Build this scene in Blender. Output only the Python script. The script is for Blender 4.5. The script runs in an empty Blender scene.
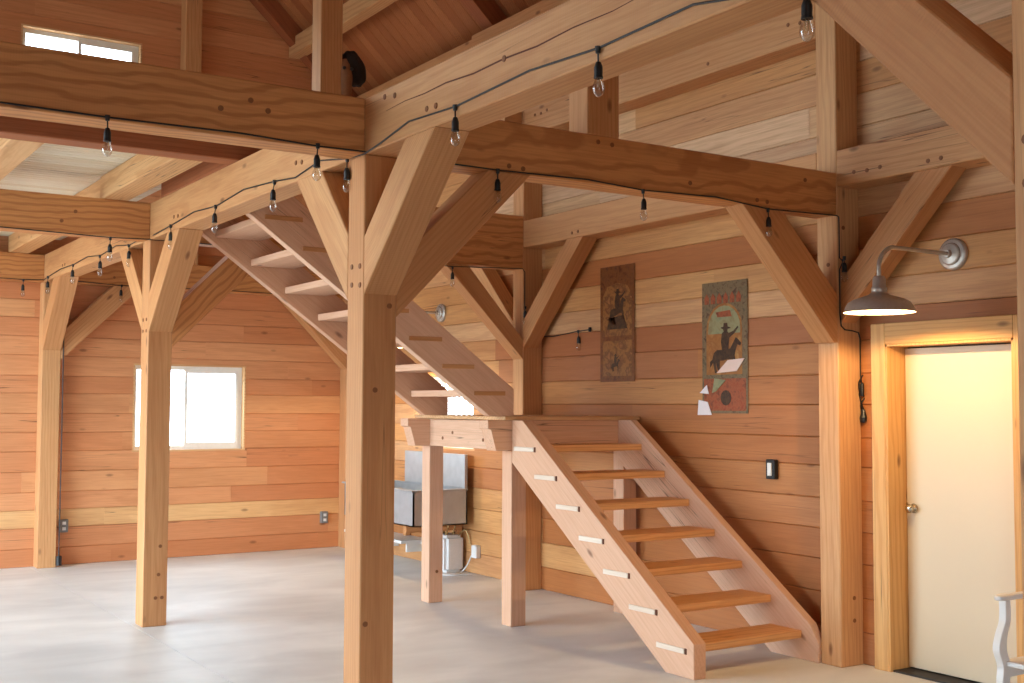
import bpy, bmesh, math, random
from mathutils import Vector, Matrix
random.seed(7)
SC = bpy.context.scene
COL = SC.collection
R = math.radians

# ------------------------------------------------------------------ helpers
WM = {}                       # world matrices of everything made so far


def srgb(r, g, b):
    def f(c):
        c /= 255.0
        return c / 12.92 if c <= 0.04045 else ((c + 0.055) / 1.055) ** 2.4
    return (f(r), f(g), f(b), 1.0)


def place(o, M, parent=None):
    COL.objects.link(o)
    WM[o] = M.copy()
    if parent is not None:
        o.parent = parent
        o.matrix_local = WM[parent].inverted() @ M
    else:
        o.matrix_local = M
    return o


def tag(o, label=None, cat=None, group=None, kind=None):
    if label: o['label'] = label
    if cat: o['category'] = cat
    if group: o['group'] = group
    if kind: o['kind'] = kind
    return o


def empty(name, loc, label=None, cat=None, group=None, kind=None):
    o = bpy.data.objects.new(name, None)
    o.empty_display_size = 0.1
    place(o, Matrix.Translation(loc))
    return tag(o, label, cat, group, kind)


def basis(origin, d, hint=(0, 0, 1)):
    x = Vector(d).normalized()
    h = Vector(hint)
    if abs(x.dot(h)) > 0.98:
        h = Vector((0, 1, 0))
    y = h.cross(x).normalized()
    z = x.cross(y)
    M = Matrix((x, y, z)).transposed().to_4x4()
    M.translation = Vector(origin)
    return M


def obj(name, bm, mat, parent=None, origin=None, axis=(1, 0, 0), smooth=False, bevel=0.0):
    """bm is in world space; the object gets its local X along `axis` and its origin at `origin`."""
    if bevel > 0:
        bmesh.ops.bevel(bm, geom=list(bm.edges), offset=bevel, segments=1, affect='EDGES', clamp_overlap=True)
    bmesh.ops.recalc_face_normals(bm, faces=list(bm.faces))
    if origin is None:
        n = max(1, len(bm.verts))
        c = Vector((0, 0, 0))
        for v in bm.verts: c += v.co
        origin = c / n
    M = basis(origin, axis)
    bmesh.ops.transform(bm, matrix=M.inverted(), verts=list(bm.verts))
    me = bpy.data.meshes.new(name)
    bm.to_mesh(me)
    bm.free()
    if smooth:
        for p in me.polygons: p.use_smooth = True
    me.materials.append(mat)
    o = bpy.data.objects.new(name, me)
    return place(o, M, parent)


def BM(): return bmesh.new()


def box(bm, x0, x1, y0, y1, z0, z1):
    v = [bm.verts.new((x, y, z)) for x in (x0, x1) for y in (y0, y1) for z in (z0, z1)]
    for f in ((0, 1, 3, 2), (4, 6, 7, 5), (0, 4, 5, 1), (2, 3, 7, 6), (0, 2, 6, 4), (1, 5, 7, 3)):
        bm.faces.new([v[i] for i in f])
    return bm


def prism(bm, pts, ax, a0, a1):
    """pts: polygon of (h, z). ax 'x' -> polygon lies in x-z, swept along y; 'y' -> lies in y-z, swept along x; 'z' -> (x,y) swept z."""
    def P(h, z, a):
        return {'x': (h, a, z), 'y': (a, h, z), 'z': (h, z, a)}[ax]
    A = [bm.verts.new(P(h, z, a0)) for h, z in pts]
    B = [bm.verts.new(P(h, z, a1)) for h, z in pts]
    n = len(pts)
    bm.faces.new(A); bm.faces.new(B[::-1])
    for i in range(n):
        bm.faces.new((A[i], B[i], B[(i + 1) % n], A[(i + 1) % n]))
    return bm


def cyl(bm, p0, p1, r0, r1=None, n=16, cap=True):
    r1 = r0 if r1 is None else r1
    p0, p1 = Vector(p0), Vector(p1)
    M = basis(p0, p1 - p0)
    L = (p1 - p0).length
    A, B = [], []
    for i in range(n):
        a = 2 * math.pi * i / n
        A.append(bm.verts.new(M @ Vector((0, r0 * math.cos(a), r0 * math.sin(a)))))
        B.append(bm.verts.new(M @ Vector((L, r1 * math.cos(a), r1 * math.sin(a)))))
    for i in range(n):
        j = (i + 1) % n
        bm.faces.new((A[i], A[j], B[j], B[i]))
    if cap:
        bm.faces.new(A[::-1]); bm.faces.new(B)
    return bm


def lathe(bm, c, prof, n=32, axis='z', cap0=False, cap1=False):
    rings = []
    for r, h in prof:
        ring = []
        for i in range(n):
            a = 2 * math.pi * i / n
            u, v = r * math.cos(a), r * math.sin(a)
            p = {'z': (u, v, h), 'x': (h, u, v), 'y': (u, h, v)}[axis]
            ring.append(bm.verts.new(Vector(c) + Vector(p)))
        rings.append(ring)
    for a, b in zip(rings, rings[1:]):
        for i in range(n):
            j = (i + 1) % n
            bm.faces.new((a[i], a[j], b[j], b[i]))
    if cap0: bm.faces.new(rings[0])
    if cap1: bm.faces.new(rings[-1])
    return bm


def tube(bm, pts, r, n=8, radii=None):
    pts = [Vector(p) for p in pts]
    rings = []
    up = None
    for i, p in enumerate(pts):
        d = (pts[min(i + 1, len(pts) - 1)] - pts[max(i - 1, 0)])
        if d.length < 1e-6: d = Vector((0, 0, 1))
        d.normalize()
        if up is None:
            up = Vector((0, 0, 1)) if abs(d.z) < .9 else Vector((1, 0, 0))
        s = d.cross(up)
        if s.length < 1e-3:
            s = d.cross(Vector((0.3, 1, 0.2)))
        s.normalize()
        up = s.cross(d).normalized()
        rr = radii[i] if radii else r
        rings.append([bm.verts.new(p + (s * math.cos(2 * math.pi * k / n) + up * math.sin(2 * math.pi * k / n)) * rr) for k in range(n)])
    for a, b in zip(rings, rings[1:]):
        for k in range(n):
            j = (k + 1) % n
            bm.faces.new((a[k], a[j], b[j], b[k]))
    bm.faces.new(rings[0]); bm.faces.new(rings[-1][::-1])
    return bm


def smooth_path(pts, sub=6):
    P = [Vector(p) for p in pts]
    out = []
    for i in range(len(P) - 1):
        a, b, c, d = P[max(i - 1, 0)], P[i], P[i + 1], P[min(i + 2, len(P) - 1)]
        for k in range(sub):
            t = k / sub
            out.append(0.5 * ((2 * b) + (c - a) * t + (2 * a - 5 * b + 4 * c - d) * t * t + (-a + 3 * b - 3 * c + d) * t ** 3))
    out.append(P[-1])
    return out


# ------------------------------------------------------------------ materials
def newmat(name):
    m = bpy.data.materials.new(name)
    m.use_nodes = True
    nt = m.node_tree
    for n in list(nt.nodes): nt.nodes.remove(n)
    out = nt.nodes.new('ShaderNodeOutputMaterial')
    b = nt.nodes.new('ShaderNodeBsdfPrincipled')
    nt.links.new(b.outputs[0], out.inputs[0])
    return m, nt, b


def plain(name, col, rough=.5, metal=0., bump=0., scale=30., var=.08, spec=.5):
    m, nt, b = newmat(name)
    tc = nt.nodes.new('ShaderNodeTexCoord')
    nz = nt.nodes.new('ShaderNodeTexNoise')
    nz.inputs['Scale'].default_value = scale
    nz.inputs['Detail'].default_value = 4
    nt.links.new(tc.outputs['Object'], nz.inputs['Vector'])
    mx = nt.nodes.new('ShaderNodeMix'); mx.data_type = 'RGBA'
    nt.links.new(nz.outputs['Fac'], mx.inputs[0])
    c = col
    mx.inputs[6].default_value = tuple(max(0, x * (1 - var)) for x in c[:3]) + (1,)
    mx.inputs[7].default_value = tuple(min(1, x * (1 + var)) for x in c[:3]) + (1,)
    nt.links.new(mx.outputs[2], b.inputs['Base Color'])
    b.inputs['Roughness'].default_value = rough
    b.inputs['Metallic'].default_value = metal
    b.inputs['Specular IOR Level'].default_value = spec
    if bump:
        bp = nt.nodes.new('ShaderNodeBump'); bp.inputs['Strength'].default_value = bump
        bp.inputs['Distance'].default_value = .002
        nt.links.new(nz.outputs['Fac'], bp.inputs['Height'])
        nt.links.new(bp.outputs[0], b.inputs['Normal'])
    return m


def wood(name, tones, dark, figure=.45, rough=.55, tone_attr=False, saw=0., knots=.8, axis_perm=None, blotch=.25, ring=(.5, 2.2, 5.0)):
    """grain along local X. tones: list of base colours; one is picked per object (or per board through the 'tone' attribute)."""
    m, nt, b = newmat(name)
    N, L = nt.nodes.new, nt.links.new
    tc = N('ShaderNodeTexCoord')
    vec = tc.outputs['Object']
    if axis_perm:     # bring the grain axis onto X
        sp = N('ShaderNodeSeparateXYZ'); L(vec, sp.inputs[0])
        cb = N('ShaderNodeCombineXYZ')
        for i, k in enumerate(axis_perm): L(sp.outputs[k], cb.inputs[i])
        vec = cb.outputs[0]
    if tone_attr:
        at = N('ShaderNodeAttribute'); at.attribute_name = 'tone'
        tone = at.outputs['Fac']
    else:
        oi = N('ShaderNodeObjectInfo'); tone = oi.outputs['Random']
    off = N('ShaderNodeMath'); off.operation = 'MULTIPLY'; L(tone, off.inputs[0]); off.inputs[1].default_value = 53.0
    offv = N('ShaderNodeCombineXYZ')
    for i in range(3): L(off.outputs[0], offv.inputs[i])
    ad = N('ShaderNodeVectorMath'); ad.operation = 'ADD'; L(vec, ad.inputs[0]); L(offv.outputs[0], ad.inputs[1])

    def mapping(s):
        mp = N('ShaderNodeMapping'); mp.inputs['Scale'].default_value = s
        L(ad.outputs[0], mp.inputs['Vector']); return mp.outputs[0]

    def noise(s, sc, det=3, dist=0., rgh=.5):
        n = N('ShaderNodeTexNoise'); n.inputs['Scale'].default_value = sc
        n.inputs['Detail'].default_value = det; n.inputs['Distortion'].default_value = dist
        n.inputs['Roughness'].default_value = rgh
        L(mapping(s), n.inputs['Vector']); return n.outputs['Fac']

    def ramp(v, stops, interp='LINEAR'):
        r = N('ShaderNodeValToRGB'); r.color_ramp.interpolation = interp
        el = r.color_ramp.elements
        while len(el) < len(stops): el.new(.5)
        for e, (p, c) in zip(el, stops): e.position = p; e.color = c
        L(v, r.inputs[0]); return r.outputs[0]

    def mix(f, a, c, mode='MIX'):
        x = N('ShaderNodeMix'); x.data_type = 'RGBA'; x.blend_type = mode
        for sock, val in ((x.inputs[0], f), (x.inputs[6], a), (x.inputs[7], c)):
            if hasattr(val, 'links'): L(val, sock)
            else: sock.default_value = val
        return x.outputs[2]

    def mul(a, k):
        x = N('ShaderNodeMath'); x.operation = 'MULTIPLY'; x.use_clamp = True
        L(a, x.inputs[0])
        if hasattr(k, 'links'): L(k, x.inputs[1])
        else: x.inputs[1].default_value = k
        return x.outputs[0]
    n = len(tones)
    fr = N('ShaderNodeMath'); fr.operation = 'FRACT'
    ms = N('ShaderNodeMath'); ms.operation = 'MULTIPLY'; ms.inputs[1].default_value = 17.31
    L(tone, ms.inputs[0]); L(ms.outputs[0], fr.inputs[0])
    base = ramp(fr.outputs[0], [((i + .5) / n, c) for i, c in enumerate(tones)])
    # slow colour drift along the piece
    drift = noise((.35, 3, 3), 1.6, 2)
    base = mix(mul(ramp(drift, [(.35, (0, 0, 0, 1)), (.75, (1, 1, 1, 1))]), blotch), base, dark)
    # fine straight grain
    fine = noise((1.2, 30, 30), 3.2, 4, .3)
    base = mix(mul(ramp(fine, [(.42, (0, 0, 0, 1)), (.68, (1, 1, 1, 1))]), .26), base, dark)
    # cathedral figure: growth rings round a tilted heart
    wv = N('ShaderNodeTexWave'); wv.wave_type = 'RINGS'; wv.rings_direction = 'X'
    wv.inputs['Scale'].default_value = 5.0; wv.inputs['Distortion'].default_value = ring[2]
    wv.inputs['Detail'].default_value = 2.5; wv.inputs['Detail Scale'].default_value = .7
    mp = N('ShaderNodeMapping'); mp.inputs['Scale'].default_value = (ring[0], ring[1], ring[1])
    mp.inputs['Rotation'].default_value = (0, .05, .06)
    hv = N('ShaderNodeVectorMath'); hv.operation = 'ADD'; L(vec, hv.inputs[0])
    o2 = N('ShaderNodeMath'); o2.operation = 'MULTIPLY_ADD'; L(fr.outputs[0], o2.inputs[0]); o2.inputs[1].default_value = .7; o2.inputs[2].default_value = -.35
    c2 = N('ShaderNodeCombineXYZ'); L(off.outputs[0], c2.inputs[0]); L(o2.outputs[0], c2.inputs[1]); L(o2.outputs[0], c2.inputs[2])
    L(c2.outputs[0], hv.inputs[1]); L(hv.outputs[0], mp.inputs['Vector']); L(mp.outputs[0], wv.inputs['Vector'])
    rings = ramp(wv.outputs['Fac'], [(.55, (0, 0, 0, 1)), (.93, (1, 1, 1, 1))])
    base = mix(mul(rings, figure), base, dark)
    # knots
    if knots:
        vo = N('ShaderNodeTexVoronoi'); vo.inputs['Scale'].default_value = 1.0
        vo.inputs['Randomness'].default_value = 1.0
        L(mapping((2.0, 5.0, 5.0)), vo.inputs['Vector'])
        kf = ramp(vo.outputs['Distance'], [(.0, (1, 1, 1, 1)), (.055, (.7, .7, .7, 1)), (.11, (0, 0, 0, 1))])
        base = mix(mul(kf, knots), base, srgb(92, 44, 20))
    # thin drying checks along the grain
    ck = noise((.35, 22, 22), 1.0, 1, .0)
    ckf = ramp(ck, [(.492, (0, 0, 0, 1)), (.5, (1, 1, 1, 1)), (.508, (0, 0, 0, 1))])
    gate = ramp(noise((.4, 1.5, 1.5), 1.1, 1), [(.56, (0, 0, 0, 1)), (.62, (1, 1, 1, 1))])
    base = mix(mul(mul(ckf, gate), .75), base, srgb(70, 35, 18))
    L(base, b.inputs['Base Color'])
    b.inputs['Roughness'].default_value = rough
    b.inputs['Specular IOR Level'].default_value = .35
    # bump
    hgt = fine
    bp = N('ShaderNodeBump'); bp.inputs['Strength'].default_value = .25; bp.inputs['Distance'].default_value = .002
    L(hgt, bp.inputs['Height'])
    last = bp
    if saw:
        sw = N('ShaderNodeTexWave'); sw.wave_type = 'BANDS'; sw.bands_direction = 'X'
        sw.inputs['Scale'].default_value = 26; sw.inputs['Distortion'].default_value = .6
        L(vec, sw.inputs['Vector'])
        b2 = N('ShaderNodeBump'); b2.inputs['Strength'].default_value = saw; b2.inputs['Distance'].default_value = .0025
        L(sw.outputs['Fac'], b2.inputs['Height']); L(bp.outputs[0], b2.inputs['Normal']); last = b2
    L(last.outputs[0], b.inputs['Normal'])
    return m


FIR = [srgb(210, 156, 106), srgb(202, 145, 95), srgb(217, 167, 116), srgb(205, 150, 99)]
FIRD = srgb(164, 96, 48)
M_fir = wood('fir_timber', FIR, FIRD, figure=.2)
M_firsaw = wood('fir_timber_sawn', FIR, FIRD, figure=.2, saw=.3)
M_beam = wood('fir_beam', [srgb(216, 154, 96), srgb(209, 146, 88), srgb(220, 160, 102)], srgb(150, 84, 42), figure=.45, saw=.08, ring=(.75, 1.35, 7.))
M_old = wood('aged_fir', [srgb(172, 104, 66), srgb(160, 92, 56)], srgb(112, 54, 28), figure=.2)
M_stair = wood('stair_fir', [srgb(226, 184, 154), srgb(220, 174, 142), srgb(230, 190, 160)], srgb(190, 134, 98), figure=.12)
M_tread = wood('tread_fir', [srgb(228, 174, 120), srgb(222, 166, 110), srgb(230, 180, 128)], srgb(176, 108, 50), figure=.35, knots=.4)
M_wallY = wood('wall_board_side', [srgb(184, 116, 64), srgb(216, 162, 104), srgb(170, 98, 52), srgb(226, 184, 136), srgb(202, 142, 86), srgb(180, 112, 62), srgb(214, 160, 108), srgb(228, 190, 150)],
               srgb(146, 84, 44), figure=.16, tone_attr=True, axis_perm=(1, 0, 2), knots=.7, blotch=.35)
M_wallX = wood('wall_board_end', [srgb(212, 144, 98), srgb(226, 168, 118), srgb(206, 134, 90), srgb(232, 186, 130), srgb(218, 152, 106), srgb(208, 138, 94), srgb(224, 160, 112)],
               srgb(172, 104, 58), figure=.15, tone_attr=True, knots=.7, blotch=.35)
M_roof = wood('roof_board', [srgb(170, 104, 62), srgb(184, 118, 72), srgb(160, 94, 54)], srgb(124, 66, 36), figure=.25, tone_attr=True, knots=.3)
M_deck = wood('loft_board', [srgb(232, 222, 200), srgb(236, 228, 208), srgb(228, 214, 186)], srgb(206, 180, 142), figure=.2, tone_attr=True, knots=.2)
M_joist = wood('joist_fir', [srgb(224, 182, 134), srgb(218, 172, 122)], srgb(176, 116, 66), figure=.35)
M_trim = wood('trim_fir', [srgb(222, 170, 106), srgb(226, 178, 116)], srgb(186, 124, 64), figure=.35)
M_peg = plain('oak_peg', srgb(136, 84, 46), .6, var=.2)
M_wedge = wood('tenon_end', [srgb(238, 224, 206), srgb(232, 214, 194)], srgb(200, 166, 136), figure=.1, knots=0)
M_hole = plain('mortise_shadow_wood', srgb(96, 50, 24), .8)
M_black = plain('black_rubber', srgb(16, 17, 20), .45)
M_galv = plain('galvanised_metal', srgb(190, 184, 176), .4, .6, var=.15, scale=60)
M_shadein = plain('white_enamel', srgb(206, 196, 176), .4)
M_white = plain('white_vinyl', srgb(238, 238, 234), .35)
M_wpaint = plain('white_paint', srgb(232, 230, 226), .4, var=.04)
M_door = plain('cream_door_paint', srgb(216, 198, 168), .42, var=.015, scale=4)
M_brass = plain('aged_brass', srgb(168, 140, 96), .28, 1., var=.1)
M_knob = plain('satin_nickel', srgb(200, 188, 168), .25, 1., var=.05)
M_zinc = plain('zinc_sheet', srgb(178, 182, 186), .45, .55, var=.22, scale=9)
M_plastic = plain('white_plastic', srgb(222, 220, 218), .45)
M_grey = plain('grey_plastic', srgb(120, 118, 116), .5)
M_iron = plain('dark_iron', srgb(40, 34, 30), .6)
M_fur = plain('dark_brown_fur', srgb(38, 26, 20), .95, bump=1., scale=90, var=.5)
M_tan = plain('tan_wood_figure', srgb(140, 92, 58), .8, var=.2)


def emis(name, col, st):
    m, nt, b = newmat(name)
    b.inputs['Emission Color'].default_value = col
    b.inputs['Emission Strength'].default_value = st
    b.inputs['Base Color'].default_value = col
    return m


M_bulb_on = emis('lit_bulb', (1, .75, .42, 1), 18.)


def glassmat(name, gloss=.12, tint=(1, 1, 1, 1)):
    m = bpy.data.materials.new(name); m.use_nodes = True
    nt = m.node_tree
    for n in list(nt.nodes): nt.nodes.remove(n)
    out = nt.nodes.new('ShaderNodeOutputMaterial')
    tr = nt.nodes.new('ShaderNodeBsdfTransparent'); tr.inputs[0].default_value = tint
    gl = nt.nodes.new('ShaderNodeBsdfGlossy'); gl.inputs['Roughness'].default_value = .03
    lw = nt.nodes.new('ShaderNodeLayerWeight'); lw.inputs[0].default_value = .35
    mr = nt.nodes.new('ShaderNodeMapRange'); mr.inputs[3].default_value = gloss * .3; mr.inputs[4].default_value = min(1, gloss * 5)
    mx = nt.nodes.new('ShaderNodeMixShader')
    nt.links.new(lw.outputs['Facing'], mr.inputs[0]); nt.links.new(mr.outputs[0], mx.inputs[0])
    nt.links.new(tr.outputs[0], mx.inputs[1]); nt.links.new(gl.outputs[0], mx.inputs[2])
    nt.links.new(mx.outputs[0], out.inputs[0])
    return m


M_pane = glassmat('window_glass', .05)
M_bulb = glassmat('bulb_glass', .16, (.93, .93, .92, 1))

# concrete floor
M_floor, nt, b = newmat('concrete')
tc = nt.nodes.new('ShaderNodeTexCoord')


def _n(s, sc, d, dist=0):
    mp = nt.nodes.new('ShaderNodeMapping'); mp.inputs['Scale'].default_value = s
    nt.links.new(tc.outputs['Object'], mp.inputs[0])
    n = nt.nodes.new('ShaderNodeTexNoise'); n.inputs['Scale'].default_value = sc; n.inputs['Detail'].default_value = d
    n.inputs['Distortion'].default_value = dist
    nt.links.new(mp.outputs[0], n.inputs['Vector']); return n.outputs['Fac']


r1 = nt.nodes.new('ShaderNodeValToRGB'); nt.links.new(_n((1, 1, 1), .9, 6, .6), r1.inputs[0])
r1.color_ramp.elements[0].position = .32; r1.color_ramp.elements[0].color = srgb(208, 209, 208)
r1.color_ramp.elements[1].position = .7; r1.color_ramp.elements[1].color = srgb(234, 235, 233)
r2 = nt.nodes.new('ShaderNodeValToRGB'); nt.links.new(_n((.6, 1.6, 1), 1.6, 7, .6), r2.inputs[0])
r2.color_ramp.elements[0].position = .35; r2.color_ramp.elements[0].color = (.90, .90, .90, 1)
r2.color_ramp.elements[1].position = .6; r2.color_ramp.elements[1].color = (1, 1, 1, 1)
mm = nt.nodes.new('ShaderNodeMix'); mm.data_type = 'RGBA'; mm.blend_type = 'MULTIPLY'; mm.inputs[0].default_value = 1
nt.links.new(r1.outputs[0], mm.inputs[6]); nt.links.new(r2.outputs[0], mm.inputs[7])
nt.links.new(mm.outputs[2], b.inputs['Base Color'])
b.inputs['Roughness'].default_value = .5
b.inputs['Specular IOR Level'].default_value = .4
bp = nt.nodes.new('ShaderNodeBump'); bp.inputs['Strength'].default_value = .15; bp.inputs['Distance'].default_value = .003
nt.links.new(_n((1, 1, 1), 6, 6), bp.inputs['Height']); nt.links.new(bp.outputs[0], b.inputs['Normal'])

# ------------------------------------------------------------------ the shell
XW, YF = 6.42, 13.5           # right wall face, far wall face
XM, Y0, Y1, Y2, Y3 = 2.67, 1.62, 5.54, 9.40, 13.31
PW = .19
ZB, ZT = 3.03, 3.32           # main beams
RIDGE_X, EAVE_X, EAVE_Z, SL = .85, 6.3, 5.57, .92


def roof_z(x): return EAVE_Z + (EAVE_X - x) * SL if x > RIDGE_X else EAVE_Z + (EAVE_X - 2 * RIDGE_X + x) * SL


def slab(x0, x1, y0, y1):
    return box(BM(), x0, x1, y0, y1, -.12, 0)


# floor in saw-cut panels (grooves are real gaps)
bm = BM()
xs = [-5.2, -1.0, 2.63, 7.0]
ys = [-4.2, 1.7, 7.26 - 1.6, 9.6, 13.8]
ys = [-4.2, 1.72, 13.8]
g = .003
for i in range(len(xs) - 1):
    for j in range(len(ys) - 1):
        box(bm, xs[i] + g, xs[i + 1] - g, ys[j] + g, ys[j + 1] - g, -.12, 0)
box(bm, -5.2, 7.0, -4.2, 13.8, -.2, -.012)
fl = obj('floor', bm, M_floor, origin=(0, 0, 0)); tag(fl, kind='structure')


def plank_wall(name, axis, plane, sgn, a0, a1, z0, z1, holes, mat, pitch=.213, zoff=0., amin=None, amax=None, seed=1, blen=(2.2, 4.6), tonef=None):
    """boards along `axis` ('x' or 'y'); plane = coordinate of the face, sgn = direction of the room (+/-). holes = (a0,a1,z0,z1)."""
    rnd = random.Random(seed)
    bm = BM()
    lay = bm.faces.layers.float.new('tone')
    ch, dp = .006, .009

    def V(a, z, d):
        p = plane + sgn * (-d)
        return bm.verts.new((a, p, z) if axis == 'x' else (p, a, z))

    def quad(q, t):
        f = bm.faces.new([V(*p) for p in q]); f[lay] = t
    z = z0 + zoff
    rows = []
    while z < z1 - .01:
        h = pitch * rnd.choice([1, 1, 1, .93, 1.07])
        rows.append((z, min(z + h, z1))); z += h
    for (ra, rb) in rows:
        lo, hi = a0, a1
        if amin: lo = amin(ra)
        if amax: hi = amax(ra)
        # butt joints
        cuts = [lo]
        c = lo + rnd.uniform(.4, blen[1])
        while c < hi - .4:
            cuts.append(c); c += rnd.uniform(*blen)
        cuts.append(hi)
        segs = list(zip(cuts, cuts[1:]))
        off = rnd.uniform(-.0025, .0025)
        for (sa, sb) in segs:
            t = rnd.random()
            if tonef: t = tonef(ra, (sa + sb) / 2, rnd)
            # split by holes
            zs = sorted({ra, rb} | {h[k] for h in holes for k in (2, 3) if ra < h[k] < rb})
            for za, zb in zip(zs, zs[1:]):
                iv = [(sa, sb)]
                for h in holes:
                    if h[2] < zb - 1e-6 and h[3] > za + 1e-6:
                        nv = []
                        for (p, q) in iv:
                            if h[1] <= p or h[0] >= q: nv.append((p, q)); continue
                            if h[0] > p: nv.append((p, h[0]))
                            if h[1] < q: nv.append((h[1], q))
                        iv = nv
                for (p, q) in iv:
                    e0 = .0015 if abs(p - sa) < 1e-6 and sa > lo else 0
                    e1 = .0015 if abs(q - sb) < 1e-6 and sb < hi else 0
                    ba = ch if za == ra else 0
                    bb = ch if zb == rb else 0
                    d = off
                    quad([(p + e0, za + ba, d), (q - e1, za + ba, d), (q - e1, zb - bb, d), (p + e0, zb - bb, d)], t)
                    if ba: quad([(p, za, d + dp), (q, za, d + dp), (q - e1, za + ba, d), (p + e0, za + ba, d)], t)
                    if bb: quad([(p + e0, zb - bb, d), (q - e1, zb - bb, d), (q, zb, d + dp), (p, zb, d + dp)], t)
                    quad([(p, za, .012), (q, za, .012), (q, zb, .012), (p, zb, .012)], t)
                    quad([(p, za, .14), (q, za, .14), (q, zb, .14), (p, zb, .14)], t)
    me = bpy.data.meshes.new(name)
    bm.to_mesh(me); bm.free()
    me.materials.append(mat)
    o = bpy.data.objects.new(name, me)
    place(o, Matrix.Identity(4))
    return tag(o, kind='structure')




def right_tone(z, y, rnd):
    """board tones carry painted shade: darker, redder low down, paler higher up"""
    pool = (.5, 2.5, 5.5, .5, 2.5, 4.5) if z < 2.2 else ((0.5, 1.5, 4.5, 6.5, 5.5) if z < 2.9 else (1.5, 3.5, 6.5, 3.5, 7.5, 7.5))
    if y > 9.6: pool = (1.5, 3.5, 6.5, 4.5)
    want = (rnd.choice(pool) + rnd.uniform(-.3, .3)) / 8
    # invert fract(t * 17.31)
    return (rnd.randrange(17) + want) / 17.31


def far_tone(z, x, rnd):
    want = (rnd.choice((.5, 1.5, 2.5, 4.5, 5.5, 6.5)) + rnd.uniform(-.3, .3)) / 7
    if .38 < z < .48: want = 3.5 / 7
    return (rnd.randrange(17) + want) / 17.31


WIN1 = (3.70, 4.975, 1.215, 2.17)      # far wall, low
WIN2 = (2.425, 3.685, 5.20, 5.81)      # far wall, high
WIN3 = (10.66, 11.96, 1.28, 2.05)      # right wall over the sink
DOOR = (4.36, 5.284, -.01, 2.135)
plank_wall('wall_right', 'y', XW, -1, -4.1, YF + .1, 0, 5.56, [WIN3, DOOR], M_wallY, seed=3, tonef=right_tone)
plank_wall('wall_far', 'x', YF, -1, -4.9, 6.5, 0, 10.7, [WIN1, WIN2], M_wallX, pitch=.2035, seed=11, tonef=far_tone,
           amin=lambda z: -4.9 if z < 5.4 else max(-4.9, 2 * RIDGE_X - EAVE_X - .2 + (z - EAVE_Z) / SL),
           amax=lambda z: 6.5 if z < 5.4 else min(6.5, EAVE_X + .2 - (z - EAVE_Z) / SL))
# unseen left wall, its opening placed and sized to shape the daylight
XL = -2.7
plank_wall('wall_left', 'y', XL, 1, -4.1, YF + .1, 0, 7.6, [(6.3, 13.2, .0, 5.1)], M_wallY, seed=5)
plank_wall('wall_near', 'x', -4.1, 1, -4.9, 6.5, 0, 10.7, [(-2.2, .9, 0, 2.5)], M_wallX, pitch=.2035, seed=15,  # unseen opening behind the camera, added as front fill
           amin=lambda z: -4.9 if z < 5.4 else max(-4.9, 2 * RIDGE_X - EAVE_X - .2 + (z - EAVE_Z) / SL),
           amax=lambda z: 6.5 if z < 5.4 else min(6.5, EAVE_X + .2 - (z - EAVE_Z) / SL))

# roof boards run down the slope
bm = BM(); lay = bm.faces.layers.float.new('tone')
rnd = random.Random(9)
y = -4.2
while y < 13.7:
    w = rnd.choice([.14, .18, .16]); t = rnd.random()
    for (xa, xb) in ((6.75, RIDGE_X), (RIDGE_X, 2 * RIDGE_X - 6.75)):
        nrm = Vector((SL, 0, 1)).normalized() if xa > RIDGE_X else Vector((-SL, 0, 1)).normalized()
        for dd, flip in ((0, 1),):
            e = .004
            A = [Vector((xa, y + e, roof_z(xa))), Vector((xa, y + w - e, roof_z(xa))), Vector((xb, y + w - e, roof_z(xb))), Vector((xb, y + e, roof_z(xb)))]
            f = bm.faces.new([bm.verts.new(p) for p in A]); f[lay] = t
            B = [Vector((xa, y, roof_z(xa))) + nrm * .007, Vector((xa, y + w, roof_z(xa))) + nrm * .007, Vector((xb, y + w, roof_z(xb))) + nrm * .007, Vector((xb, y, roof_z(xb))) + nrm * .007]
            f = bm.faces.new([bm.verts.new(p) for p in B]); f[lay] = t
            for p, q, r_, s in ((A[0], A[3], B[3], B[0]), (A[1], A[2], B[2], B[1])):
                f = bm.faces.new([bm.verts.new(k) for k in (p, q, r_, s)]); f[lay] = t
            C = [p + nrm * .1 for p in B]
            f = bm.faces.new([bm.verts.new(p) for p in C]); f[lay] = t
    y += w
me = bpy.data.meshes.new('ceiling')
Mc = basis((RIDGE_X, 0, 0), (1, 0, 0))
bmesh.ops.transform(bm, matrix=Mc.inverted(), verts=list(bm.verts))
bm.to_mesh(me); bm.free(); me.materials.append(M_roof)
o = bpy.data.objects.new('ceiling', me); place(o, Mc); tag(o, kind='structure')


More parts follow.
